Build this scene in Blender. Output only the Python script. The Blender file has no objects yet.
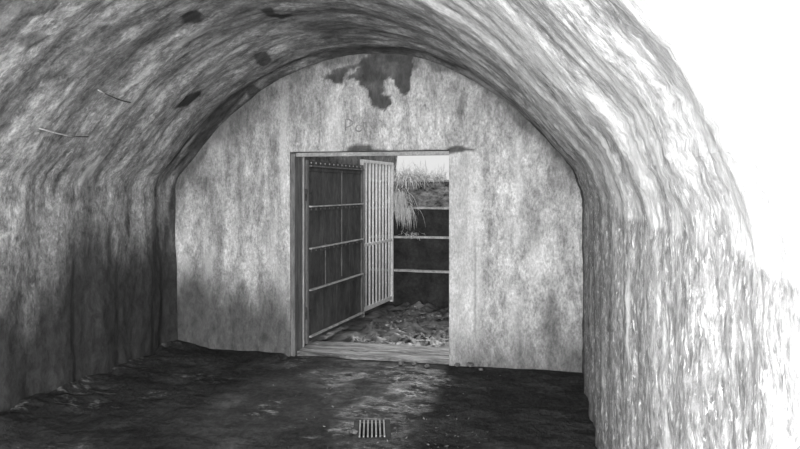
import bpy, bmesh, math, random
import numpy as np
from mathutils import Vector, Matrix

random.seed(7)
C = bpy.context.scene.collection
SC = bpy.context.scene

# ------------------------------------------------------------------ camera numbers
FPX, HORIZ, YAW, EYE = 667.0, 190.0, math.atan(148 / 667.0), 1.6
sY, cY = math.sin(YAW), math.cos(YAW)

def ray(px, py):
    a = (px - 400) / FPX
    return (-sY + a * cY, cY + a * sY, (HORIZ - py) / FPX)

def on_y(px, py, Y):                       # point of a plane y = Y
    d = ray(px, py); t = Y / d[1]
    return (d[0] * t, Y, EYE + d[2] * t)

def on_floor(px, py, z=0.0):
    d = ray(px, py); t = (z - EYE) / d[2]
    return (d[0] * t, d[1] * t, z)

# ------------------------------------------------------------------ numpy value noise
_rng = np.random.default_rng(11)
_P = _rng.permutation(256); _P = np.concatenate([_P, _P, _P])
_V = _rng.random(256)

def vnoise(x, y, z=0.0):
    x = np.asarray(x, float); y = np.asarray(y, float); z = np.asarray(z, float) + 0 * x
    xi, yi, zi = np.floor(x).astype(int), np.floor(y).astype(int), np.floor(z).astype(int)
    u, v, w = x - xi, y - yi, z - zi
    u = u*u*(3-2*u); v = v*v*(3-2*v); w = w*w*(3-2*w)
    def h(i, j, k):
        return _V[_P[(_P[(_P[i & 255] + j) & 255] + k) & 255]]
    r = 0
    for a in (0, 1):
        for b in (0, 1):
            for c in (0, 1):
                r = r + h(xi+a, yi+b, zi+c) * (u if a else 1-u) * (v if b else 1-v) * (w if c else 1-w)
    return r

def fbm(x, y, z=0.0, o=4):
    r, a, n = 0, 1.0, 0
    for i in range(o):
        r = r + a * vnoise(np.asarray(x) * 2**i + 17.3*i, np.asarray(y) * 2**i + 5.1*i, np.asarray(z) * 2**i)
        n += a; a *= .5
    return r / n                                  # 0..1, mean .5

def sst(a, b, x):
    t = np.clip((x - a) / (b - a), 0, 1)
    return t * t * (3 - 2 * t)

def poly_sd(px, py, poly):                        # signed distance, positive inside
    px = np.asarray(px); inside = np.zeros(px.shape, bool); best = np.full(px.shape, 1e9)
    n = len(poly)
    for i in range(n):
        x0, y0 = poly[i]; x1, y1 = poly[(i + 1) % n]
        dx, dy = x1 - x0, y1 - y0
        t = np.clip(((px - x0) * dx + (py - y0) * dy) / (dx*dx + dy*dy + 1e-12), 0, 1)
        best = np.minimum(best, np.hypot(px - x0 - t*dx, py - y0 - t*dy))
        cond = ((y0 > py) != (y1 > py))
        xx = x0 + (py - y0) * dx / (dy if abs(dy) > 1e-9 else 1e-9)
        inside ^= cond & (px < xx)
    return np.where(inside, best, -best)

# ------------------------------------------------------------------ materials
def nt(name):
    m = bpy.data.materials.new(name); m.use_nodes = True
    n = m.node_tree; n.nodes.clear()
    out = n.nodes.new('ShaderNodeOutputMaterial'); b = n.nodes.new('ShaderNodeBsdfPrincipled')
    n.links.new(b.outputs[0], out.inputs[0])
    return m, n, b

def node(n, t, **kw):
    x = n.nodes.new(t)
    for k, v in kw.items(): setattr(x, k, v)
    return x

def math_(n, op, a, b=None, clamp=False):
    x = node(n, 'ShaderNodeMath', operation=op, use_clamp=clamp)
    for i, v in enumerate((a, b)):
        if v is None: continue
        if isinstance(v, (int, float)): x.inputs[i].default_value = v
        else: n.links.new(v, x.inputs[i])
    return x.outputs[0]

def noise_(n, vec, scale, sx=1, sy=1, sz=1, detail=4, rough=.6, dist=0.0):
    mp = node(n, 'ShaderNodeMapping'); mp.inputs['Scale'].default_value = (sx, sy, sz)
    n.links.new(vec, mp.inputs['Vector'])
    t = node(n, 'ShaderNodeTexNoise'); t.inputs['Scale'].default_value = scale
    t.inputs['Detail'].default_value = detail; t.inputs['Roughness'].default_value = rough
    t.inputs['Distortion'].default_value = dist
    n.links.new(mp.outputs[0], t.inputs['Vector'])
    return t.outputs['Fac']

def ramp_(n, fac, pts):
    r = node(n, 'ShaderNodeValToRGB')
    e = r.color_ramp.elements
    while len(e) < len(pts): e.new(.5)
    for i, (p, v) in enumerate(pts):
        e[i].position = p; e[i].color = (v, v, v, 1)
    n.links.new(fac, r.inputs[0])
    return r.outputs[0]

def mixf(n, fac, a, b):
    x = node(n, 'ShaderNodeMix', data_type='FLOAT')
    for i, v in ((0, fac), (2, a), (3, b)):
        if isinstance(v, (int, float)): x.inputs[i].default_value = v
        else: n.links.new(v, x.inputs[i])
    return x.outputs[0]

def attr_(n, name):
    return node(n, 'ShaderNodeAttribute', attribute_name=name).outputs['Fac']

def finish(n, b, grey, rough, height=None, bump=.3, dist=.02):
    cb = node(n, 'ShaderNodeCombineColor')
    for i in range(3): n.links.new(grey, cb.inputs[i])
    n.links.new(cb.outputs[0], b.inputs['Base Color'])
    if isinstance(rough, (int, float)): b.inputs['Roughness'].default_value = rough
    else: n.links.new(rough, b.inputs['Roughness'])
    if height is not None:
        bp = node(n, 'ShaderNodeBump'); bp.inputs['Strength'].default_value = bump; bp.inputs['Distance'].default_value = dist
        n.links.new(height, bp.inputs['Height']); n.links.new(bp.outputs[0], b.inputs['Normal'])

def plaster(name, A, B=None, bump=.5, dark=.05):
    """limewashed concrete: streaks run along U (up the wall, round the vault); A and B are two finishes, blended by the skin attribute 'zone'"""
    m, n, b = nt(name)
    uv = node(n, 'ShaderNodeUVMap', uv_map='uv').outputs[0]
    zone = attr_(n, 'zone') if B else None
    def mx(f):
        return f(A) if B is None else mixf(n, zone, f(A), f(B))
    big = noise_(n, uv, 1.0, A['along'] * .9, 2.0, detail=5, rough=.62)
    st = mx(lambda q: noise_(n, uv, 1.0, q['along'] * 1.7, q['streak'], detail=5, rough=.62, dist=.5))
    fine = mx(lambda q: noise_(n, uv, 1.0, 34 * q['fs'], 60 * q['fs'], detail=4, rough=.75))
    mott = mx(lambda q: noise_(n, uv, 1.0, q['mu'], q['mv'], detail=7, rough=.78, dist=.4))
    v = math_(n, 'ADD', math_(n, 'MULTIPLY', big, .4), math_(n, 'MULTIPLY', st, .6))
    v = mx(lambda q: ramp_(n, v, [(.36, q['lo']), (.50, (q['lo'] + q['hi']) * .5), (.64, q['hi'])]))
    v = math_(n, 'MULTIPLY', v, mx(lambda q: ramp_(n, mott, [(.32, 1 - q['mc']), (.5, 1.0), (.66, 1 + q['mc'])])))
    v = math_(n, 'MULTIPLY', v, ramp_(n, fine, [(.28, .50), (.5, 1.0), (.72, 1.5)]))
    fl = mx(lambda q: math_(n, 'MULTIPLY', ramp_(n, noise_(n, uv, 1.0, q['mu'] * 1.6, q['mv'] * 2.1, detail=5, rough=.7, dist=.5), [(.56, 0), (.66, 1)]), q['fleck']))
    v = mixf(n, fl, v, .85)
    pit = ramp_(n, noise_(n, uv, 1.0, 14, 30, detail=2, rough=.5), [(.24, .55), (.33, 0)])
    v = mixf(n, pit, v, dark * 2)
    v = mixf(n, attr_(n, 'lime'), v, math_(n, 'MULTIPLY', ramp_(n, fine, [(.3, .7), (.7, 1.15)]), .72))
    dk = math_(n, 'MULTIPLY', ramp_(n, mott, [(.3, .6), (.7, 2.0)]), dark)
    v = mixf(n, attr_(n, 'stain_shade'), v, dk)
    v = math_(n, 'MINIMUM', v, .9)
    h = math_(n, 'ADD', math_(n, 'MULTIPLY', st, .3), math_(n, 'ADD', math_(n, 'MULTIPLY', fine, .25), math_(n, 'MULTIPLY', mott, .6)))
    finish(n, b, v, .85, h, bump, .02)
    b.inputs['Specular IOR Level'].default_value = .2
    return m

M_TUNNEL = plaster('limewashed_vault', dict(along=1.9, streak=7.0, fs=.9, mu=8, mv=13, mc=.68, lo=.15, hi=.44, fleck=.45),
                   dict(along=3.5, streak=5.0, fs=.8, mu=14, mv=20, mc=.7, lo=.15, hi=.31, fleck=.8), bump=.6, dark=.028)
M_END = plaster('streaked_end_wall', dict(along=.9, streak=6.0, fs=.9, mu=6, mv=12, mc=.5, lo=.26, hi=.60, fleck=.16), bump=.35)

def floor_mat():
    m, n, b = nt('wet_dirt_floor')
    pos = node(n, 'ShaderNodeUVMap', uv_map='uv').outputs[0]
    a = noise_(n, pos, 2.2, 1, 1, detail=7, rough=.68)
    f = noise_(n, pos, 26, 1, .8, detail=5, rough=.7)
    v = ramp_(n, a, [(.35, .024), (.52, .040), (.70, .072)])
    v = math_(n, 'MULTIPLY', v, ramp_(n, f, [(.3, .6), (.7, 1.5)]))
    wet = attr_(n, 'wet')
    dust_glint = attr_(n, 'dust_glint')
    sp = ramp_(n, noise_(n, pos, 9, 1, 1.7, detail=7, rough=.75), [(.52, 0), (.64, 1)])
    v = mixf(n, math_(n, 'MULTIPLY', dust_glint, sp), v, .50)  # pale glints and dust put into the colour
    pt = ramp_(n, noise_(n, pos, 4.5, 1, 1.5, detail=7, rough=.75), [(.44, 0), (.56, 1)])
    wet = math_(n, 'MULTIPLY', wet, pt)
    r = mixf(n, wet, .95, .22)
    h = math_(n, 'ADD', math_(n, 'MULTIPLY', a, .8), math_(n, 'MULTIPLY', f, .45))
    finish(n, b, v, r, h, .8, .06)
    n.links.new(mixf(n, wet, .06, .7), b.inputs['Specular IOR Level'])
    return m
M_FLOOR = floor_mat()

def plain(name, lo, hi, scale=8, sx=1, sy=1, sz=1, rough=.8, bump=.3, metal=0.0, spec=.3):
    m, n, b = nt(name)
    co = node(n, 'ShaderNodeTexCoord').outputs['Object']
    a = noise_(n, co, scale, sx, sy, sz, detail=6, rough=.68)
    f = noise_(n, co, scale * 6, sx, sy, sz, detail=4, rough=.7)
    v = ramp_(n, a, [(.36, lo), (.64, hi)])
    v = math_(n, 'MULTIPLY', v, ramp_(n, f, [(.3, .7), (.7, 1.3)]))
    finish(n, b, v, rough, math_(n, 'ADD', a, math_(n, 'MULTIPLY', f, .5)), bump, .02)
    b.inputs['Metallic'].default_value = metal
    b.inputs['Specular IOR Level'].default_value = spec
    return m
M_FRAME = plain('grey_timber_frame', .10, .22, 5, 6, 6, .7, .85)
M_FRAME_L = plain('pale_frame_edge', .28, .45, 5, 6, 6, .7, .8)
M_LINTEL = plain('painted_angle_iron', .24, .40, 9)
M_LEAF = plain('dark_door_plate', .045, .10, 6, 1, 2, .4, .75)
M_RAIL = plain('lit_door_rail', .30, .62, 12, rough=.7)  # pale tone carries the sky light on the rail tops
M_RIVET = plain('worn_rivet_head', .20, .40, 12, rough=.7)
M_STILE = plain('grey_door_stile', .10, .20, 7, 3, 3, .6)
M_BAR = plain('pale_painted_iron', .66, .86, 6, 3, 3, 1, .6, .1)
M_RUST = plain('rusted_iron', .03, .09, 20)
M_RODL = plain('lime_crusted_iron', .35, .6, 20)
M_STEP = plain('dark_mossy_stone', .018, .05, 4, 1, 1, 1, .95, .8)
M_LEDGE = plain('lit_pale_ledge', .30, .62, 14, 1, 1, 1, .9, .6)  # sky light on the ledge tops put into their pale colour
M_RUBBLE = plain('rubble_bank_stone', .03, .36, 9, 1, 1, 1.8, .9, 1.0)
M_EARTH = plain('trench_earth', .05, .22, 7, rough=.95, bump=.9)
M_GROUND = plain('stony_trench_ground', .012, .22, 3.2, .8, 2.0, 1, .5, .8, spec=.5)
M_SILL = plain('worn_threshold_board', .03, .36, 4, .8, 6, 6, .6, .6)
M_STONE = plain('pale_stone', .07, .24, 25, bump=.8)
M_GRASS = plain('dry_pale_grass', .62, .88, 5, rough=.7, bump=0)
M_FERN = plain('pale_fern', .5, .8, 5, rough=.7, bump=0)
M_TWIG = plain('dry_twig_bark', .45, .65, 10)
M_CHAR = plain('charcoal_stroke', .20, .34, 30)
M_PIT = plain('drain_pit_black', .01, .02, 10)
M_RIM = plain('muddy_drain_rim', .02, .05, 10, rough=.9)
M_GRATE = plain('worn_grate_bar', .16, .30, 14, rough=.5)

# ------------------------------------------------------------------ helpers
def link(o, parent=None):
    C.objects.link(o)
    if parent is not None: o.parent = parent
    return o

def struct(o, label=None, cat=None):
    o['kind'] = 'structure'
    if label: o['label'] = label
    if cat: o['category'] = cat
    return o

def tag(o, label, cat, group=None):
    o['label'] = label; o['category'] = cat
    if group: o['group'] = group
    return o

def sheet(name, P, UV, attrs, mat, keep=None, flip=False, parent=None, extra=None):
    nu, nv = P.shape[:2]
    idx = np.arange(nu * nv).reshape(nu, nv)
    q = np.stack([idx[:-1, :-1], idx[1:, :-1], idx[1:, 1:], idx[:-1, 1:]], -1).reshape(-1, 4)
    if flip: q = q[:, ::-1]
    if keep is not None: q = q[keep.reshape(-1)]
    me = bpy.data.meshes.new(name)
    co = P.reshape(-1, 3).astype(np.float32)
    me.vertices.add(len(co)); me.vertices.foreach_set('co', co.ravel())
    me.loops.add(q.size); me.loops.foreach_set('vertex_index', q.ravel().astype(np.int32))
    me.polygons.add(len(q)); me.polygons.foreach_set('loop_start', np.arange(0, q.size, 4, dtype=np.int32))
    me.update(calc_edges=True)
    me.polygons.foreach_set('use_smooth', np.ones(len(q), bool))
    l = me.uv_layers.new(name='uv')
    l.data.foreach_set('uv', UV.reshape(-1, 2)[q.ravel()].astype(np.float32).ravel())
    for k, a in attrs.items():
        at = me.attributes.new(k, 'FLOAT', 'POINT')
        at.data.foreach_set('value', np.clip(a, 0, 1).ravel().astype(np.float32))
    if keep is not None:
        bm = bmesh.new(); bm.from_mesh(me)
        bmesh.ops.delete(bm, geom=[v for v in bm.verts if not v.link_faces], context='VERTS')
        bm.to_mesh(me); bm.free()
    me.materials.append(mat); me.validate()
    return link(bpy.data.objects.new(name, me), parent)

class MB:
    def __init__(s): s.bm = bmesh.new()
    def box(s, c, size, rot=None, bevel=0.0):
        r = bmesh.ops.create_cube(s.bm, size=1)
        vs = r['verts']
        M = Matrix.Translation(c) @ (rot.to_4x4() if rot else Matrix()) @ Matrix.Diagonal((*size, 1))
        bmesh.ops.transform(s.bm, matrix=M, verts=vs)
        if bevel:
            es = list({e for v in vs for e in v.link_edges})
            bmesh.ops.bevel(s.bm, geom=es, offset=bevel, segments=2, affect='EDGES', clamp_overlap=True)
        return s
    def tube(s, pts, r, seg=8):
        pts = [Vector(p) for p in pts]; rings = []
        rr = r if isinstance(r, (list, tuple)) else [r] * len(pts)
        for i, p in enumerate(pts):
            t = (pts[min(i+1, len(pts)-1)] - pts[max(i-1, 0)]).normalized()
            a = t.cross(Vector((0, 0, 1)) if abs(t.z) < .9 else Vector((1, 0, 0))).normalized(); b = t.cross(a)
            rings.append([s.bm.verts.new(p + (a*math.cos(2*math.pi*k/seg) + b*math.sin(2*math.pi*k/seg)) * rr[i]) for k in range(seg)])
        for A, B in zip(rings, rings[1:]):
            for k in range(seg):
                s.bm.faces.new((A[k], A[(k+1) % seg], B[(k+1) % seg], B[k]))
        s.bm.faces.new(rings[0][::-1]); s.bm.faces.new(rings[-1])
        return s
    def blade(s, p, d, L, w, droop, n=6):
        """one curved tapering leaf blade"""
        p = Vector(p); d = Vector(d).normalized(); prev = None
        side = d.cross(Vector((0, 0, 1)))
        side = (side if side.length > .05 else Vector((1, 0, 0))).normalized()
        side = (side + Vector((random.uniform(-.5, .5), random.uniform(-.5, .5), random.uniform(-.3, .3)))).normalized()
        for i in range(n + 1):
            t = i / n; ww = w * (1 - t) ** .7 + .0006
            a, b = s.bm.verts.new(p - side * ww), s.bm.verts.new(p + side * ww)
            if prev: s.bm.faces.new((prev[0], prev[1], b, a))
            prev = (a, b)
            d = (d + Vector((0, 0, -droop / n))).normalized(); p = p + d * (L / n)
        return s
    def build(s, name, mat, parent=None, smooth=False):
        bmesh.ops.recalc_face_normals(s.bm, faces=s.bm.faces)
        me = bpy.data.meshes.new(name); s.bm.to_mesh(me); s.bm.free()
        if smooth:
            for p in me.polygons: p.use_smooth = True
        me.materials.append(mat)
        return link(bpy.data.objects.new(name, me), parent)

def empty(name, loc=(0, 0, 0), rz=0.0):
    o = bpy.data.objects.new(name, None); o.location = loc; o.rotation_euler = (0, 0, rz)
    o.empty_display_size = .1
    return link(o)

# ------------------------------------------------------------------ tunnel section
XC, HW, SPR = -1.685, 1.985, 1.68
PROF = [(1.985, 1.68), (1.83, 1.86), (1.65, 2.07), (1.44, 2.29), (1.17, 2.51), (.90, 2.68), (.60, 2.81), (.30, 2.885), (0, 2.905)]
Y0, Y1, YR = 6.1, 6.13, -1.05

def section():
    """points of the inner outline from the floor on the left, over the crown, to the floor on the right"""
    half = [(-a, z) for a, z in PROF]
    pts = half + [(a, z) for a, z in PROF[-2::-1]]
    P = np.array(pts)
    # Catmull-Rom through the arch
    out = []
    Q = np.vstack([2*P[0]-P[1], P, 2*P[-1]-P[-2]])
    for i in range(1, len(Q) - 2):
        for t in np.linspace(0, 1, 40, endpoint=False):
            a, b, c, d = Q[i-1], Q[i], Q[i+1], Q[i+2]
            out.append(.5*((2*b)+(-a+c)*t+(2*a-5*b+4*c-d)*t*t+(-a+3*b-3*c+d)*t**3))
    out.append(P[-1])
    arch = np.array(out)
    L = np.r_[0, np.cumsum(np.hypot(*np.diff(arch, axis=0).T))]
    n = int(L[-1] / .018)
    ss = np.linspace(0, L[-1], n)
    arch = np.stack([np.interp(ss, L, arch[:, 0]), np.interp(ss, L, arch[:, 1])], 1)
    nw = 90
    zl = np.linspace(-.06, SPR, nw)
    left = np.stack([np.full(nw, -HW), zl], 1)
    right = np.stack([np.full(nw, HW), zl[::-1]], 1)
    pts = np.vstack([left[:-1], arch, right[1:]])
    return pts, nw - 1, nw - 1 + n - 1
SEC, I0, I1 = section()
SEC[:, 0] += XC
for c0, r0 in ((I0, 5), (I1, 14)):
    o_ = SEC.copy()
    for i_ in range(c0 - 30, c0 + 31):
        k_ = max(0, r0 - abs(i_ - c0) // 2)
        SEC[i_] = o_[i_ - k_:i_ + k_ + 1].mean(0)
SL = np.r_[0, np.cumsum(np.hypot(*np.diff(SEC, axis=0).T))] - .06
tan = np.gradient(SEC, axis=0)
k = np.ones(7) / 7
tan = np.stack([np.convolve(np.pad(tan[:, i], 3, 'edge'), k, 'valid') for i in (0, 1)], 1)
tan /= np.linalg.norm(tan, axis=1)[:, None]
NRM = np.stack([tan[:, 1], -tan[:, 0]], 1)               # inward

ys = np.r_[np.arange(YR, .6, .05), np.arange(.6, Y1 + .001, .018)]
S, YY = np.meshgrid(SL, ys, indexing='ij')
X0 = np.repeat(SEC[:, :1], len(ys), 1); Z0 = np.repeat(SEC[:, 1:], len(ys), 1)
STOT = SL[-1]

# board-marked rings every .58 m, uneven, and a rough cast skin
warp = (fbm(S * .7, YY * .5, 3.0, 3) - .5) * .16
ph = (YY + warp - 5.58) / .575
amp = .003 + .016 * fbm(S * .5 + 9, np.round(ph) * 1.7 + 3, 1.0, 2)
ring = np.cos(2 * np.pi * ph)
ring = np.sign(ring) * np.abs(ring) ** .8
D = amp * ring
onright = sst(SL[I1] - .25, SL[I1] + .1, S)
D += (fbm(S * 1.6, YY * 5.5, 7.0, 4) - .5) * (.05 - .032 * onright)
D += (fbm(S * (9 + 4 * onright), YY * 16, 2.0, 3) - .5) * (.014 + .004 * onright)
D += (fbm(S * 1.2, YY * 1.2, 5.0, 2) - .5) * np.where(X0 > XC + .4, .025, .05)
D = np.where(YY > 5.75, D - .025 * sst(5.72, 5.92, YY) + .02 * sst(6.0, 6.1, YY), D)
TP = np.stack([X0 + NRM[:, :1] * D, YY, Z0 + NRM[:, 1:] * D], -1)

# ---- stains and painted shade on the tunnel skin
def surf_hit(px, py):
    """(s, y) on the undisplaced tunnel skin along a sight line of the photograph"""
    d = np.array(ray(px, py)); o = np.array([0, 0, EYE])
    best = None
    for i in range(len(SEC) - 1):
        ax, az = SEC[i]; bx, bz = SEC[i + 1]
        ex, ez = bx - ax, bz - az
        den = d[0] * ez - d[2] * ex
        if abs(den) < 1e-9: continue
        t = ((ax - o[0]) * ez - (az - o[2]) * ex) / den
        u = ((ax - o[0]) * d[2] - (az - o[2]) * d[0]) / den
        if t > .05 and 0 <= u <= 1 and (best is None or t < best[0]):
            best = (t, SL[i] + u * (SL[i+1] - SL[i]), d[1] * t, i, u)
    return best

wS = S + (fbm(S * 8, YY * 8, 1.5, 3) - .5) * .06
wY = YY + (fbm(S * 8 + 40, YY * 8, 1.5, 3) - .5) * .06
stain_shade = np.zeros_like(S)
def blot(poly_px, soft=.05, k=1.0):
    global stain_shade
    pl = [surf_hit(*p) for p in poly_px]
    sd = poly_sd(wS, wY, [(h[1], h[2]) for h in pl])
    stain_shade = np.maximum(stain_shade, min(1, k + .12) * sst(-.02, .015, sd + .018))
blot([(177, 107), (186, 98), (200, 92), (202, 96), (189, 106)], .02, .95)
blot([(181, 17), (189, 13), (200, 16), (201, 22), (186, 24)], .03, .9)
blot([(262, 9), (270, 7), (283, 16), (292, 18), (283, 22), (270, 18)], .03, .9)
blot([(256, 55), (264, 53), (270, 58), (263, 63), (257, 60)], .03, .8)
blot([(249, 90), (258, 89), (264, 95), (257, 99), (249, 97)], .03, .8)
blot([(98, 28), (112, 24), (118, 32), (104, 35)], .05, .6)
blot([(138, 14), (140, 20), (110, 32), (104, 30)], .05, .6)
blot([(20, 38), (30, 34), (48, 36), (30, 46), (20, 44)], .05, .55)
blot([(-20, -20), (60, -20), (54, 6), (30, 14), (10, 40), (-20, 50)], .08, .55)
blot([(300, 18), (330, 8), (335, 14), (308, 26)], .05, .5)
# uneven darkening along the crown, and dark streaks over the vault
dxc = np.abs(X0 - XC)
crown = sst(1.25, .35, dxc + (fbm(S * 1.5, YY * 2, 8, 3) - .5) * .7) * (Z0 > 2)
stain_shade = np.maximum(stain_shade, crown * sst(.28, .62, fbm(S * 2.2, YY * 5, 4, 4)) * .72)
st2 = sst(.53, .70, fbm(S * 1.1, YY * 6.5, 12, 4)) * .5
stain_shade = np.maximum(stain_shade, st2 * (Z0 > 1.5))
# shade of the grooves painted in, uneven
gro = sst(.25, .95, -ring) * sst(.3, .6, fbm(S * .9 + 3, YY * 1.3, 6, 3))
glare_cut = 1 - .85 * sst(4.2, 3.0, YY) * (X0 > XC + .4)          # glare painted in: stains thinned on this side near the camera
stain_shade = np.maximum(stain_shade * glare_cut, gro * .5 * glare_cut)
# the recessed ring against the end wall has its shade painted in
stain_shade = np.maximum(stain_shade, sst(5.70, 5.86, YY + (fbm(S*3, YY*3, 2, 3)-.5)*.3) * (.42 + .5 * sst(.35, .6, fbm(S * 2, YY * 9, 47, 4))))
stain_shade = np.maximum(stain_shade, sst(4.9, 5.6, YY + (fbm(S*1.5, YY*5, 27, 4)-.5)*1.2) * np.where(X0 > XC, .62, .40) * (Z0 > 1.75))  # vault also darker towards the end wall, unevenly
# darker towards the floor, with a ragged front
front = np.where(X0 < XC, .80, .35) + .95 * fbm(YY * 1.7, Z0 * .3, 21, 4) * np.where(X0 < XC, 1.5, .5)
low_dark = sst(front, front - .85, Z0)
stain_shade = np.maximum(stain_shade, low_dark * np.where(X0 < XC, .97, .6))
lime = sst(.60, .74, fbm(S * 1.3, YY * 8, 31, 5)) * sst(.45, .6, fbm(S * 4, YY * 9, 33, 4)) * .7
lime = np.maximum(lime, .45 * (1 - glare_cut) / .85 * sst(.35, .6, fbm(S * 2, YY * 6, 35, 4)) * (Z0 > 1.5))  # painted glare: vault made paler on the right near the camera
lime = lime * (1 - low_dark)
tun_uv = np.stack([S, YY], -1)
zone = sst(SL[I1] - .3, SL[I1] + .15, S + (fbm(S * 3, YY * 3, 91, 3) - .5) * .4)
def cut(a, i, j): return a[i:j+1]
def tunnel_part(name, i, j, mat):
    return struct(sheet(name, cut(TP, i, j), cut(tun_uv, i, j), {'stain_shade': cut(stain_shade, i, j), 'lime': cut(lime, i, j), 'zone': cut(zone, i, j)}, mat, flip=True))
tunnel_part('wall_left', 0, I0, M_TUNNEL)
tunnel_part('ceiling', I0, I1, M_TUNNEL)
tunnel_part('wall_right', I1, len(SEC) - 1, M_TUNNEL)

# ------------------------------------------------------------------ end wall with the doorway
DX0, DX1, DZ = -2.45, -.89, 1.97
TH = .24
def axis(a, b, marks, st):
    m = sorted([a, b] + marks); out = []
    for p, q in zip(m, m[1:]):
        n = max(1, int(round((q - p) / st))); out += list(np.linspace(p, q, n, endpoint=False))
    return np.array(out + [b])
xs = axis(-3.80, .42, [DX0, DX1, -.65], .015)
zs = axis(-.05, 2.99, [0.0, DZ], .015)
XX, ZZ = np.meshgrid(xs, zs, indexing='ij')
E = np.zeros_like(XX)
lump = (fbm(XX * 1.3, ZZ * 1.0, 3, 3) - .5) * .05 + (fbm(XX * 7, ZZ * 4, 9, 4) - .5) * .012
near = np.maximum(np.maximum(DX0 - XX, XX - DX1), ZZ - DZ)      # 0 at the doorway edge
lump = lump * sst(.0, .12, near)
wX = XX + (fbm(XX * 9, ZZ * 9, 1, 3) - .5) * .05
wZ = ZZ + (fbm(XX * 9 + 30, ZZ * 9, 1, 3) - .5) * .05
def wpoly(px): return [(on_y(a, b, Y0)[0], on_y(a, b, Y0)[2]) for a, b in px]
big = [(326, 78), (332, 69), (352, 66), (358, 62), (372, 52), (400, 48), (414, 55), (413, 66), (410, 78), (407, 88), (404, 94), (400, 90), (394, 77),
       (389, 76), (384, 82), (381, 92), (382, 97), (388, 97), (389, 103), (383, 108), (374, 105), (369, 98), (367, 88), (360, 80), (350, 77), (345, 76), (340, 83), (331, 80)]
rX = wX + (fbm(XX * 26, ZZ * 26, 4, 3) - .5) * .07; rZ = wZ + (fbm(XX * 26 + 9, ZZ * 26, 4, 3) - .5) * .07
wstain_shade = sst(-.012, .012, poly_sd(rX, rZ, wpoly(big)) + .016) * (.90 + .1 * sst(.3, .6, fbm(XX * 9, ZZ * 12, 14, 4)))
hole = wstain_shade.copy()
hollow = [(343, 75), (353, 68), (359, 66), (354, 73), (346, 78)]
wstain_shade *= 1 - .5 * sst(-.01, .01, poly_sd(rX, rZ, wpoly(hollow)))
chip_gap = [(345, 153), (348, 147), (356, 145.5), (369, 145), (372, 148.5), (386, 150), (404, 151.3), (425, 150), (447, 149.6), (451, 146), (458, 145.5), (464, 148), (474, 149), (474, 151.5), (462, 151.5), (449, 153)]  # plaster chips, joined by a dark line painted for the lintel's shadow gap
wX2 = XX + (fbm(XX * 22, ZZ * 22, 1, 2) - .5) * .02; wZ2 = ZZ + (fbm(XX * 22 + 30, ZZ * 22, 1, 2) - .5) * .02
cz = sst(-.012, .010, poly_sd(wX2, wZ2, wpoly(chip_gap)))
wstain_shade = np.maximum(wstain_shade, cz * .9)
lump += hole * .018 + cz * .02 * sst(0, .03, near)
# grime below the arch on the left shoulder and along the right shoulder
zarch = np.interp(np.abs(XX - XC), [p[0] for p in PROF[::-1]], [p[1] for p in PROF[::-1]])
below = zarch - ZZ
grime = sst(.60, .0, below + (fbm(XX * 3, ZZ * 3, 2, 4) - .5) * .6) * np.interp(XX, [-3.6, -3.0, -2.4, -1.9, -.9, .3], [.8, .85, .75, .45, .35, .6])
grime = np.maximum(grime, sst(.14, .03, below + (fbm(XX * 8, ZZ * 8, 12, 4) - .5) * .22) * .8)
wstain_shade = np.maximum(wstain_shade, grime)
# long vertical runs of dirt and lime
run = sst(.55, .72, fbm(XX * 7, ZZ * .55, 15, 4)) * .4 * sst(.35, .6, fbm(XX * 2, ZZ * 1.5, 18, 3))
wstain_shade = np.maximum(wstain_shade, run)
cr = np.abs(XX - (on_y(319, 120, Y0)[0] + .012 * np.sin(ZZ * 9))) < .006
wstain_shade = np.maximum(wstain_shade, cr * .5 * ((ZZ > 1.97) & (ZZ < 2.5)))
# darker at the foot, ragged; deeper at the left corner
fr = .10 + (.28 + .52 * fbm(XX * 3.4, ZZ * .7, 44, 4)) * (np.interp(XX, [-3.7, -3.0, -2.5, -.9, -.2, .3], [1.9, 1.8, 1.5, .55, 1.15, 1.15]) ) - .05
foot_dark = sst(fr, fr - .65, ZZ) * np.interp(XX, [-3.7, -2.5, -.9, .3], [.93, .88, .66, .86])
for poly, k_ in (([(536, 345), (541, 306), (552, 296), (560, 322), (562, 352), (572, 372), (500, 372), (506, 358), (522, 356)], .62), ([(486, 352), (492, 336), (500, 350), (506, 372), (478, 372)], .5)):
    foot_dark = np.maximum(foot_dark, k_ * sst(-.09, .05, poly_sd(rX, rZ, wpoly(poly))))
wstain_shade = np.maximum(wstain_shade, foot_dark)
wlime = np.zeros_like(XX)
for poly in ([(203, 225), (211, 222), (216, 250), (211, 285), (208, 335), (199, 338), (204, 290)],
             [(184, 230), (190, 240), (188, 290), (184, 325), (181, 320)],
             [(514, 140), (522, 140), (522, 240), (515, 250)], [(467, 165), (474, 165), (475, 260), (469, 268)]):
    wlime = np.maximum(wlime, sst(-.05, .03, poly_sd(wX, wZ, wpoly(poly))) * .75)
wlime *= sst(.25, .6, fbm(XX * 14, ZZ * 6, 51, 4))
wlime = np.maximum(wlime, sst(.55, .72, fbm(XX * 6, ZZ * .9, 61, 5)) * .55 * (1 - foot_dark))
strip = (XX > DX1) & (XX < -.65) & (ZZ < DZ + .01)
wlime = np.where(strip, np.maximum(wlime, .38 * (1 - foot_dark)), wlime)
lump = np.where(strip, lump * .4 - .008 * sst(0, .02, near), lump)
edge = sst(.008, .0, np.abs(XX + .648)) * (ZZ < DZ) * sst(.4, .6, fbm(ZZ * 2, XX, 71, 3))
wstain_shade = np.maximum(wstain_shade, edge * .45)
WP = np.stack([XX, Y0 + lump, ZZ], -1)
xm, zm = (xs[:-1] + xs[1:]) / 2, (zs[:-1] + zs[1:]) / 2
XM, ZM = np.meshgrid(xm, zm, indexing='ij')
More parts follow.
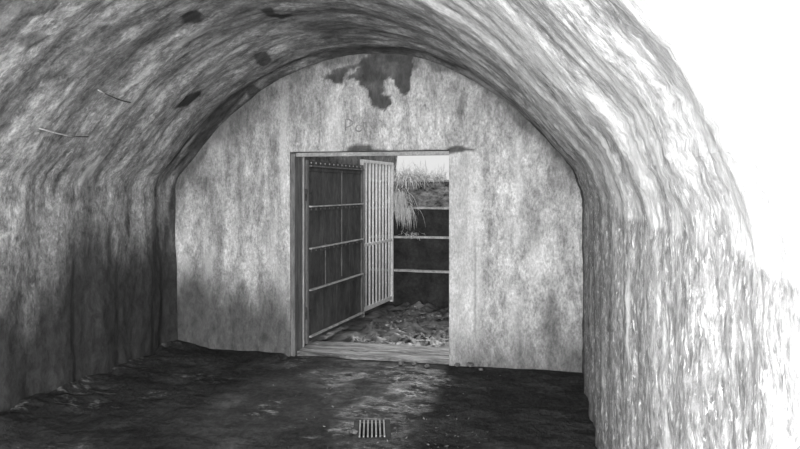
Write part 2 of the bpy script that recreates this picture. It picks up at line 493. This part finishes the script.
keep = ~((XM > DX0) & (XM < DX1) & (ZM < DZ))
zlim = np.interp(np.abs(XM - XC), [p[0] for p in PROF[::-1]] + [2.2], [p[1] for p in PROF[::-1]] + [1.4])
keep &= (ZM < zlim + .12)
wall = struct(sheet('wall_back', WP, np.stack([ZZ, XX], -1), {'stain_shade': wstain_shade, 'lime': wlime}, M_END, keep=keep))
# reveals (the thickness of the wall round the doorway)
def reveal(p, u, v, nu, nv, name):
    a = np.linspace(0, 1, nu)[:, None, None]; b = np.linspace(0, 1, nv)[None, :, None]
    P = np.array(p) + a * np.array(u) + b * np.array(v)
    st = sst(.5, .7, fbm(P[..., 2] * 2, P[..., 0] * 3 + P[..., 1] * 3, 81, 4)) * .5
    o = sheet(name, P, np.stack([P[..., 2] + P[..., 0], P[..., 1]], -1), {'stain_shade': st, 'lime': st * 0}, M_END, parent=wall)
    return o
reveal((DX1, Y0, -.03), (0, 0, DZ + .03), (0, TH, 0), 60, 12, 'reveal')
reveal((DX0, Y0, DZ), (DX1 - DX0, 0, 0), (0, TH, 0), 60, 12, 'reveal')
reveal((DX0, Y0, -.03), (0, 0, DZ + .03), (0, TH, 0), 60, 12, 'reveal')
b = MB()      # outer face of the wall, seen from the trench side
b.box(((-3.8 + DX0) / 2, Y0 + TH - .03, 1.35), (DX0 + 3.8 - .002, .06, 2.8))
b.box(((.45 + DX1) / 2, Y0 + TH - .03, 1.35), (.45 - DX1 - .002, .06, 2.8))
b.box(((DX0 + DX1) / 2, Y0 + TH - .03, (DZ + .002 + 3.0) / 2), (DX1 - DX0, .06, 3.0 - DZ - .004))
b.build('outer_face', M_EARTH, wall)
# faint scrawl above the doorway
g = MB()
def stroke(pts, r=.006):
    q = [Vector(on_y(a, bb, Y0)) for a, bb in pts]
    out = []
    for A, B in zip(q, q[1:]):
        for i in range(3): out.append(A.lerp(B, i / 3))
    out.append(q[-1])
    for p in out:
        i = int(np.abs(xs - p.x).argmin()); j = int(np.abs(zs - p.z).argmin()); p.y = Y0 + lump[i, j] - .001
    g.tube(out, r, 5)
stroke([(345.4, 119.2), (345.3, 124), (345.8, 130.5)], .008)
stroke([(345.6, 119.4), (349, 119.3), (352.8, 122), (352.6, 124), (349, 126.3), (345.8, 127.5)], .008)
stroke([(357, 125.6), (355.5, 128), (356.6, 130.8), (359.5, 131.5), (362, 130), (363, 127.3), (363.6, 121.8)], .008)
stroke([(357, 125.6), (359.5, 125), (362.8, 126.5)], .005)
stroke([(365.6, 122), (367.3, 127.5)], .007)
stroke([(366.5, 127), (364.4, 134)], .005)
stroke([(371.5, 122), (370.8, 126), (372.5, 129), (375.3, 127.5), (375.8, 123), (373.5, 121)], .005)
stroke([(379, 120.5), (382, 121.5), (382.3, 128)], .005)
sc_o = g.build('scrawled_writing', M_CHAR, wall)
sc_o['label'] = 'faint charcoal scrawl'

# ------------------------------------------------------------------ interior floor
fx = np.arange(-3.80, .43, .03); fy = np.r_[np.arange(YR, 1.5, .06), np.arange(1.5, 6.66, .022)]
FX, FY = np.meshgrid(fx, fy, indexing='ij')
FZ = (fbm(FX * 1.1, FY * 1.1, 2, 3) - .5) * .05 + (fbm(FX * 6, FY * 9, 5, 4) - .5) * .035
FZ *= sst(6.35, 5.9, FY) * .9 + .1
FZ -= .012
FZ += .16 * sst(-3.0, -3.75, FX) * fbm(FX * 4, FY * 3, 5, 3) + .05 * sst(5.75, 6.1, FY) * (FX < -2.5) * fbm(FX * 6, FY * 6, 3, 3)
DRX, DRY = on_floor(372, 428.5)[:2]
DRA = math.atan2(-DRX, DRY)
def dloc(X, Y): return ((X-DRX)*math.cos(DRA) + (Y-DRY)*math.sin(DRA), -(X-DRX)*math.sin(DRA) + (Y-DRY)*math.cos(DRA))
FZ = np.where((np.abs(dloc(FX, FY)[0]) < .19) & (np.abs(dloc(FX, FY)[1]) < .25), np.minimum(FZ, -.006) * .3 - .004, FZ)
def fpoly(px): return [on_floor(a, b)[:2] for a, b in px]
wq = (FX + (fbm(FX * 3, FY * 3, 6, 3) - .5) * .35, FY + (fbm(FX * 3 + 20, FY * 3, 6, 3) - .5) * .35)
wet = sst(-.05, .05, poly_sd(*wq, fpoly([(318, 362), (447, 366), (447, 386), (430, 408), (424, 432), (415, 480), (345, 480), (325, 415)])))
core = sst(-.08, .06, poly_sd(FX + (fbm(FX * 6, FY * 6, 7, 3) - .5) * .3, FY + (fbm(FX * 6 + 20, FY * 6, 7, 3) - .5) * .4,
           fpoly([(392, 366), (446, 372), (447, 386), (432, 406), (426, 432), (415, 480), (352, 480), (346, 440), (352, 405), (385, 390)])))
wet *= .25 + .75 * np.maximum(core, sst(.52, .66, fbm(FX * 3, FY * 5, 68, 4)))
dust_glint = wet * (.25 + .75 * core) * sst(.38, .60, fbm(FX * 3 + 4, FY * 6, 61, 4))  # glints of the doorway light painted as pale patches
dust_glint = np.maximum(dust_glint, .45 * sst(.52, .70, fbm(FX * 3, FY * 4, 63, 4)) * (FX < -1.2))
wet = np.maximum(wet * .9, .35 * sst(.5, .66, fbm(FX * 2, FY * 3, 66, 4)) * (FX < -1.0))
fxm, fym = (fx[:-1] + fx[1:]) / 2, (fy[:-1] + fy[1:]) / 2
FXM, FYM = np.meshgrid(fxm, fym, indexing='ij')
fk = ~((np.abs(dloc(FXM, FYM)[0]) < .10) & (np.abs(dloc(FXM, FYM)[1]) < .155))
struct(sheet('floor', np.stack([FX, FY, FZ], -1), np.stack([FX, FY], -1), {'wet': wet, 'dust_glint': dust_glint}, M_FLOOR, keep=fk))

# drain grate
dg = empty('drain_grate', (DRX, DRY, -.006), DRA)
tag(dg, 'small rectangular iron drain grate of parallel bars set in the wet floor', 'drain grate')
m = MB()
m.box((0, 0, -.105), (.27, .37, .01)).box((0, .152, -.055), (.18, .004, .09)).box((0, -.152, -.055), (.18, .004, .09)).box((.092, 0, -.055), (.004, .30, .09)).box((-.092, 0, -.055), (.004, .30, .09))
r_ = MB()
r_.box((0, .168, -.003), (.25, .036, .012), bevel=.003).box((0, -.168, -.003), (.25, .036, .012), bevel=.003).box((.108, 0, -.003), (.034, .302, .012), bevel=.003).box((-.108, 0, -.003), (.034, .302, .012), bevel=.003)
r_.build('rim', M_RIM, dg)
m.build('pit', M_PIT, dg)
for i in range(7):
    m = MB(); m.box((-.081 + i * .027, 0, .004), (.011, .296, .02), bevel=.002); m.build('bar', M_GRATE, dg)

# ------------------------------------------------------------------ unseen wall behind the camera, with an entrance added for the area light
RX0, RX1, RZ = -1.35, -.10, 2.1
r = MB()
r.box(((-3.9 + RX0) / 2, YR - .15, 1.45), (RX0 + 3.9, .3, 3.1)).box(((.5 + RX1) / 2, YR - .15, 1.45), (.5 - RX1, .3, 3.1)).box(((RX0 + RX1) / 2, YR - .15, (RZ + 3.0) / 2), (RX1 - RX0, .3, 3.0 - RZ))
fw = r.build('wall_front', plain('front_wall_concrete', .2, .4, 3)); struct(fw)

# ------------------------------------------------------------------ door frame
df = empty('door_1', (DX0, Y0 + .05, 0)); struct(df)
def fr_box(name, lo, hi, mat, bev=.004):
    m = MB(); lo = Vector(lo); hi = Vector(hi)
    m.box((lo + hi) / 2 - df.location, hi - lo, bevel=bev); return m.build(name, mat, df)
fr_box('jamb', (DX0 + .001, Y0 + .015, -.02), (DX0 + .045, Y0 + .225, 1.955), M_FRAME)
fr_box('jamb_edge', (DX0 + .030, Y0 + .228, -.02), (DX0 + .058, Y0 + .250, 1.94), M_FRAME_L)
fr_box('stop', (DX0 + .004, Y0 + .256, -.02), (DX0 + .040, Y0 + .33, 1.94), M_LEAF)
fr_box('head_bar', (DX0 + .046, Y0 + .03, 1.925), (DX1 + .0, Y0 + .09, 1.962), M_LINTEL)

# ------------------------------------------------------------------ threshold boards
for i, (y0, y1, z) in enumerate(((6.135, 6.30, .022), (6.31, 6.45, .03), (6.46, 6.62, .026))):
    n = 60
    u = np.linspace(DX0 + .06, DX1 - .004, n)
    m = MB()
    vs = []
    for j, x in enumerate(u):
        e0 = y0 + (vnoise(x * 6, i * 7.0) - .5) * .03; e1 = y1 + (vnoise(x * 6, i * 7.0 + 3) - .5) * .03
        h = z + (float(fbm(x * 5, i * 3.0, 0, 3)) - .5) * .02
        vs.append([m.bm.verts.new(v) for v in ((x, e0, -.05), (x, e0, h - .006), (x, e0 + .008, h), (x, e1 - .008, h), (x, e1, h - .006), (x, e1, -.05))])
    for A, B in zip(vs, vs[1:]):
        for q in range(5): m.bm.faces.new((A[q], B[q], B[q+1], A[q+1]))
    m.bm.faces.new(vs[0]); m.bm.faces.new(vs[-1][::-1])
    struct(m.build('trim_%d' % (i + 1), M_SILL))

# ------------------------------------------------------------------ the dark door leaf, swung out
A = Vector((-2.395, 6.40, 0)); B = Vector((-2.225, 7.92, 0))
dv = B - A; LW = dv.length; rz = math.atan2(dv.y, dv.x)
leaf = empty('braced_door', A, rz)
tag(leaf, 'dark plated door leaf with riveted cross rails, swung open on the left of doorway', 'door')
leaf['kind'] = 'thing'
# local: x along the leaf from the hinge, y towards the left bank, z up; the seen face is -y
Z0L, Z1L = .045, 1.90
m = MB()
nb = 4
for i in range(nb):
    a = .03 + (LW - .06) * i / nb; c = .03 + (LW - .06) * (i + 1) / nb
    m.box(((a + c) / 2, .026, (Z0L + Z1L) / 2), (c - a - .004, .04, Z1L - Z0L), bevel=.004)
m.build('panel', M_LEAF, leaf)
for x, w, mt in ((.02, .045, M_STILE), (LW - .03, .055, M_STILE)):
    m = MB(); m.box((x, .018, (Z0L + Z1L) / 2), (w, .062, Z1L - Z0L + .01), bevel=.004); m.build('stile', mt, leaf)
m = MB(); m.box((LW * .58, -.001, 1.22), (.02, .012, 1.2), bevel=.002); m.build('brace', M_STILE, leaf)
m = MB(); m.box((LW * .30, 0, .80), (.014, .010, .44), bevel=.002); m.build('brace', M_STILE, leaf)
for k, (z, riv) in enumerate(((1.845, True), (1.43, True), (1.00, True), (.575, False), (.10, False))):
    m = MB()
    m.box((LW * .5 + .01, -.016, z), (LW - .08, .040, .014), bevel=.003)            # ledge of the angle iron
    rl = m.build('rail', M_RAIL if k else M_STILE, leaf)
    m = MB(); m.box((LW * .5 + .01, -.001, z - .028), (LW - .08, .010, .045), bevel=.002); m.build('flange', M_LEAF, rl)
    if riv:
        for j in range(13):
            m = MB()
            bmesh.ops.create_uvsphere(m.bm, u_segments=8, v_segments=6, radius=.010, matrix=Matrix.Translation((.10 + j * (LW - .2) / 12, -.008, z - (.028 if k else -.035))) @ Matrix.Diagonal((1, .7, 1, 1)))
            m.build('rivet', M_RIVET if k == 0 else M_STILE, rl, True)
for z in (.35, 1.55):
    m = MB(); m.tube([(-.012, .0, z - .06), (-.012, .0, z + .06)], .014, 10); m.box((.05, -.006, z), (.12, .006, .05)); m.build('hinge', M_RUST, leaf)

# ------------------------------------------------------------------ the barred gate beyond it
A = Vector((-2.285, 8.10, 0)); B = Vector((-2.150, 9.15, 0)); dv = B - A; GW = dv.length
gate = empty('barred_gate', A, math.atan2(dv.y, dv.x))
tag(gate, 'pale painted iron gate of close upright bars, standing open beyond the dark door', 'gate')
GZ0, GZ1 = .06, 1.985
for x in (0.0, GW):
    m = MB(); m.box((x, 0, (GZ1 + (0.0 if x == 0 else .03)) / 2), (.045, .045, GZ1 - (0 if x == 0 else .03)), bevel=.004); m.build('stile', M_BAR, gate)
for z, h in ((GZ1 - .02, .04), (.90, .035), (.085, .05)):
    m = MB(); m.box((GW / 2, 0, z), (GW - .046, .038, h), bevel=.004); m.build('rail', M_BAR, gate)
NB = 8
for i in range(NB):
    x = GW * (i + 1) / (NB + 1)
    m = MB(); m.tube([(x, -.002, .11), (x, -.002, GZ1 - .04)], .0155, 10); m.build('bar', M_BAR, gate, True)
for z in (.4, 1.6):
    m = MB(); m.tube([(-.035, 0, z - .05), (-.035, 0, z + .05)], .013, 10); m.build('hinge', M_RUST, gate)

# ------------------------------------------------------------------ the trench outside
gx = np.arange(-3.4, .5, .03); gy = np.arange(6.60, 9.4, .025)
GX, GY = np.meshgrid(gx, gy, indexing='ij')
GZh = (fbm(GX * 3, GY * 5, 3, 4) - .5) * .14 + np.abs(fbm(GX * 5, GY * 10, 8, 5) - .5) * .26 - .04
GZh *= np.where(np.abs(GX + 2.28) < .16, .25, 1.0)
GZh = GZh * sst(6.55, 6.85, GY) - .015
struct(sheet('ground', np.stack([GX, GY, GZh], -1), np.stack([GX, GY], -1), {}, M_GROUND))

def rough_block(name, lo, hi, mat, parent, amp=.02, step=.04, seed=0.0):
    """a rough-faced course of stone: subdivided box pushed about by noise"""
    m = MB(); lo = Vector(lo); hi = Vector(hi); d = hi - lo
    bmesh.ops.create_grid(m.bm, x_segments=max(2, int(d.x / step)), y_segments=max(2, int(d.z / step)), size=.5)
    for v in m.bm.verts: v.co = Vector((lo.x + (v.co.x + .5) * d.x, lo.y, lo.z + (v.co.y + .5) * d.z))
    front = list(m.bm.verts)
    geo = bmesh.ops.extrude_face_region(m.bm, geom=list(m.bm.faces))
    for v in geo['geom']:
        if isinstance(v, bmesh.types.BMVert): v.co.y = hi.y
    for v in m.bm.verts:
        p = v.co
        v.co.y += (float(fbm(p.x * 4 + seed, p.z * 6, p.y * 2, 3)) - .5) * amp * 2
        v.co.z += (float(fbm(p.x * 3 + seed + 50, p.z * 2, p.y * 2, 3)) - .5) * amp * .9
    return m.build(name, mat, parent)

bank = struct(empty('wall_outside', (0, 0, 0)))
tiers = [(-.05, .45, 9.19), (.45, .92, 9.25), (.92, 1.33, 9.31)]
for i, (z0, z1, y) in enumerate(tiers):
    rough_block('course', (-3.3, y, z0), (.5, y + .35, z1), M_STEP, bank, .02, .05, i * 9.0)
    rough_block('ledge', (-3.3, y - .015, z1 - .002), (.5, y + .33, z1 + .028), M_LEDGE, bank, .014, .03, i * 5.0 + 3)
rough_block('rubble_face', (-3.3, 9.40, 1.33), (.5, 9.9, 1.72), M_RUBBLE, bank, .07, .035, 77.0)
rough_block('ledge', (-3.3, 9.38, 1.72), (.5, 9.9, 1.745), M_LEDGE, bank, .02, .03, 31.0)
# earth sides of the trench
def side(name, x0, x1, zt, seed, rough=.22, yend=10.0, near=0.0):
    a = np.linspace(6.34, yend, 140); z = np.linspace(-.08, zt, 70)
    Aa, Zz = np.meshgrid(a, z, indexing='ij')
    Xx = x0 + (x1 - x0) * np.clip(Zz / zt, 0, 1) + near * sst(8.0, 7.2, Aa) + (fbm(Aa * 2.5, Zz * 2.5, seed, 4) - .5) * rough
    Zz = Zz + (fbm(Aa * 3, Zz, seed + 5, 3) - .5) * .08 * (Zz > .3)
    o = sheet(name, np.stack([Xx, Aa, Zz], -1), np.stack([Aa, Zz], -1), {}, M_EARTH)
    return struct(o)
side('bank_left', -2.47, -2.54, 2.40, 5, .12, 11.2, -.10); side('bank_right', -.35, -.1, 2.1, 15)

# ------------------------------------------------------------------ plants on the bank
def tuft(name, base, n, L, w, droop, mat, label, cat, up=.6, fwd=-.5, spread=.10, group=None):
    t = empty(name, base)
    tag(t, label, cat, group)
    m = MB()
    for i in range(n):
        p = (random.gauss(0, spread), random.uniform(-.03, .06), random.uniform(-.01, .03))
        d = (abs(random.gauss(0, .5)) - .12 if name == 'hanging_fern' else random.gauss(0, .55), fwd + random.gauss(0, .4), up + random.uniform(-.3, .5))
        m.blade(p, d, L * random.uniform(.5, 1.2), w * random.uniform(.6, 1.2), droop * random.uniform(.6, 1.3))
    m.build('blades', mat, t)['kind'] = 'stuff'
    m = MB()
    for i in range(4):
        m.tube([(random.gauss(0, spread * .4), .02, -.02), (random.gauss(0, spread * .5), 0, .05)], [.006, .003], 5)
    m.build('stem', M_TWIG, t)
    return t

def at(px, y, z):
    d = ray(px, 200); t = y / d[1]
    return (d[0] * t, y, z)
tuft('grass_tuft', at(405, 9.42, 1.74), 220, .36, .006, 2.2, M_GRASS, 'pale drooping grass tuft at the top of the bank, beside the open gate', 'grass tuft', .9, -.45, .07)
tuft('grass_tuft', at(423, 9.46, 1.74), 200, .30, .006, 1.7, M_GRASS, 'pale grass tuft on the middle of the top ledge of the bank', 'grass tuft', 1.0, -.3, .08)
tuft('grass_tuft', at(440, 9.46, 1.74), 120, .22, .005, 1.5, M_GRASS, 'thin grass tuft on the top ledge, against the doorway edge', 'grass tuft', 1.0, -.3, .05)
tuft('hanging_fern', at(398, 9.34, 1.55), 150, .42, .007, 3.2, M_FERN, 'pale hanging fern trailing down the rubble beside the open gate', 'fern', .2, -.45, .05)
tuft('hanging_fern', at(401, 9.30, 1.35), 130, .34, .006, 3.4, M_FERN, 'small fern trailing over the ledge below the rubble face', 'fern', .2, -.35, .07)
tuft('grass_tuft', at(412, 9.23, .95), 40, .12, .004, 1.8, M_GRASS, 'little dry grass tuft on the middle ledge of the dark wall', 'grass tuft', .6, -.4, .07)
tw = MB()
p0, p1 = Vector(on_y(404, 203, 9.28)), Vector(on_y(409, 186, 9.20))
tw.tube([p0, p0.lerp(p1, .35) + Vector((.012, 0, 0)), p0.lerp(p1, .7) + Vector((.01, 0, .01)), p1], [.008, .009, .007, .004], 7)
tw.tube([p0.lerp(p1, .6), p0.lerp(p1, .6) + Vector((-.04, -.01, .06))], [.005, .002], 6)
tag(tw.build('dry_twig', M_TWIG, None, True), 'pale dry twig leaning against the rubble face above the ledge', 'twig')

# ------------------------------------------------------------------ litter of dead leaves and chips
def litter(name, mat, n, pick, label, s0, s1):
    m = MB()
    for i in range(n):
        x, y, z = pick(); a = random.uniform(0, 6.3); L_ = random.uniform(s0, s1); W_ = L_ * random.uniform(.35, .7)
        R3 = Matrix.Rotation(a, 3, 'Z') @ Matrix.Rotation(random.gauss(0, .35), 3, 'X') @ Matrix.Rotation(random.gauss(0, .35), 3, 'Y')
        ring_ = []
        for k_ in range(7):
            t_ = k_ / 7 * 2 * math.pi; j_ = random.uniform(.7, 1.15)
            ring_.append(m.bm.verts.new(Vector((x, y, z)) + R3 @ Vector((math.cos(t_) * L_ * j_, math.sin(t_) * W_ * j_, .25 * L_ * math.cos(t_) ** 2))))
        c_ = m.bm.verts.new(Vector((x, y, z)) + R3 @ Vector((0, 0, .12 * L_)))
        for k_ in range(7): m.bm.faces.new((ring_[k_], ring_[(k_ + 1) % 7], c_))
    o = m.build(name, mat); o['kind'] = 'stuff'
    return tag(o, label, 'litter')
def pick_out():
    while True:
        x = random.uniform(-2.2, -.75); y = random.uniform(6.66, 8.95)
        if x < -2.1 + .1 * (y - 6.6): continue
        if float(fbm(x * 2.2, y * 2.2, 55, 3)) < random.uniform(.35, .6): continue
        i = int(np.abs(gx - x).argmin()); j = int(np.abs(gy - y).argmin())
        return x, y, GZh[i, j] + .012
def pick_in():
    while True:
        px = random.gauss(395, 45); py = random.uniform(362, 449)
        x, y, _ = on_floor(px, py)
        if not (-2.4 < x < -.3 and y < 6.05): continue
        if abs(dloc(x, y)[0]) < .15 and abs(dloc(x, y)[1]) < .22: continue
        if float(fbm(x * 2.5, y * 3, 57, 3)) < random.uniform(.38, .6): continue
        i = int(np.abs(fx - x).argmin()); j = int(np.abs(fy - y).argmin())
        return x, y, FZ[i, j] + .008
M_LITTER = plain('pale_litter', .05, .42, 9, rough=.6, bump=0)
M_CRUMB = plain('dull_crumb', .04, .22, 9, rough=.6, bump=0)
litter('fallen_leaves', M_LITTER, 420, pick_out, 'pale dead leaves and chips strewn over the trench ground', .015, .05)
litter('glint_crumbs', M_CRUMB, 170, pick_in, 'small pale crumbs and leaf bits added as glints on the wet tunnel floor', .005, .014)  # crumbs added to stand for glints on the floor

# ------------------------------------------------------------------ stones
def stone(px, py, s, label, z=0.0):
    x, y, _ = on_floor(px, py, z)
    s *= .8
    m = MB(); bmesh.ops.create_icosphere(m.bm, subdivisions=3, radius=s)
    sd = random.uniform(0, 90)
    for v in m.bm.verts:
        n = v.co.normalized()
        v.co *= .45 + 1.1 * float(fbm(n.x * 1.6 + sd, n.y * 1.6, n.z * 1.6, 3)); v.co.z *= .62
    o = m.build('loose_stone', M_STONE, None, True); o.location = (x, y, z + s * .38); o.rotation_euler = (0, 0, sd)
    tag(o, label, 'stone', 'loose stones by the doorway')
stone(401, 364, .028, 'small pale stone on the floor just inside the middle of the threshold')
stone(414, 364.5, .022, 'tiny pale stone just right of the one inside the threshold middle')
stone(427, 367, .030, 'rounded pale stone on the floor in front of the threshold right end')
stone(457, 366, .030, 'dull stone lying at the foot of the wall right of the doorway')
stone(470, 366, .040, 'largest dull stone at the foot of the wall right of the doorway')
stone(481, 370, .026, 'dull stone at the foot of the end wall, farthest right of the doorway')
stone(372, 328, .032, 'pale stone on the trench ground close to the open gate', .01)
stone(371, 335, .028, 'pale stone on the trench ground nearer the threshold, by the dark door', .01)
stone(354, 433, .030, 'pale stone beside the drain grate in the floor')

# ------------------------------------------------------------------ iron rods sticking out of the vault
def skin(px, py, off=.03):
    h = surf_hit(px, py); i, u = h[3], h[4]
    q = SEC[i] * (1 - u) + SEC[i+1] * u
    k = int(np.abs(ys - h[2]).argmin()); dd = D[i, k]
    n = NRM[i]
    return Vector((q[0] + n[0] * (dd + off), h[2], q[1] + n[1] * (dd + off)))
def rod(a, b, r, label, pale):
    t = empty('iron_rod', skin(*a, 0.0)); tag(t, label, 'iron rod')
    e0, e1 = skin(*a, .004) - t.location, skin(*b, .03) - t.location
    L = [e0.lerp(e1, f) + Vector((.02, 0, -.02)) * math.sin(f * math.pi) for f in np.linspace(0, 1, 7)]
    kk = 5 if pale else 2
    m = MB(); m.tube(L[:kk], r, 8); m.build('crusted_end', M_RODL, t, True)
    m = MB(); m.tube(L[kk-1:], [r] * (6 - kk) + [r * .8, r * .6], 8); m.build('bare_end', M_RUST, t, True)
rod((38, 127), (85, 133.5), .0048, 'lime crusted iron rod lying along the vault, the lower one on the left', True)
rod((98, 90), (126, 97), .0045, 'dark rusty iron rod on the vault, higher up and shorter', False)

# ------------------------------------------------------------------ light
w = bpy.data.worlds.new('World'); SC.world = w; w.use_nodes = True
bg = w.node_tree.nodes['Background']; bg.inputs[0].default_value = (1, 1, 1, 1); bg.inputs[1].default_value = .8
L = bpy.data.lights.new('added_entrance_light', 'AREA'); L.shape = 'RECTANGLE'; L.size = RX1 - RX0; L.size_y = 1.9; L.energy = 400  # added light in the unseen entrance, for falloff along the right wall
lo = link(bpy.data.objects.new('added_entrance_light', L)); lo.location = ((RX0 + RX1) / 2, YR - .25, 1.12); lo.rotation_euler = (math.pi / 2, 0, 0)

pl = bpy.data.lights.new('added_lamp', 'POINT'); pl.energy = 370; pl.shadow_soft_size = .08  # unseen lamp added to brighten the near right wall and vault
link(bpy.data.objects.new('added_lamp', pl)).location = (-.10, -.12, 2.02)
sun = bpy.data.lights.new('hazy_sun', 'SUN'); sun.energy = 2.6; sun.angle = math.radians(11)
so = link(bpy.data.objects.new('hazy_sun', sun)); so.location = (-1.5, 14, 9)
so.rotation_euler = Vector((-.02, -math.cos(math.radians(42)), -math.sin(math.radians(42)))).to_track_quat('-Z', 'Y').to_euler()

# ------------------------------------------------------------------ camera
cam = bpy.data.cameras.new('Camera'); cam.sensor_width = 36; cam.lens = 36 * FPX / 800
cam.shift_y = -(224.5 - HORIZ) / 800 ; cam.clip_start = .02
co = link(bpy.data.objects.new('Camera', cam)); co.location = (0, 0, EYE); co.rotation_euler = (math.pi / 2, 0, YAW)
SC.camera = co
vs = SC.view_settings
SC.display_settings.display_device = 'sRGB'
vs.view_transform = 'Standard'; vs.look = 'None'; vs.gamma = 1; vs.use_curve_mapping = False; vs.exposure = 0.0
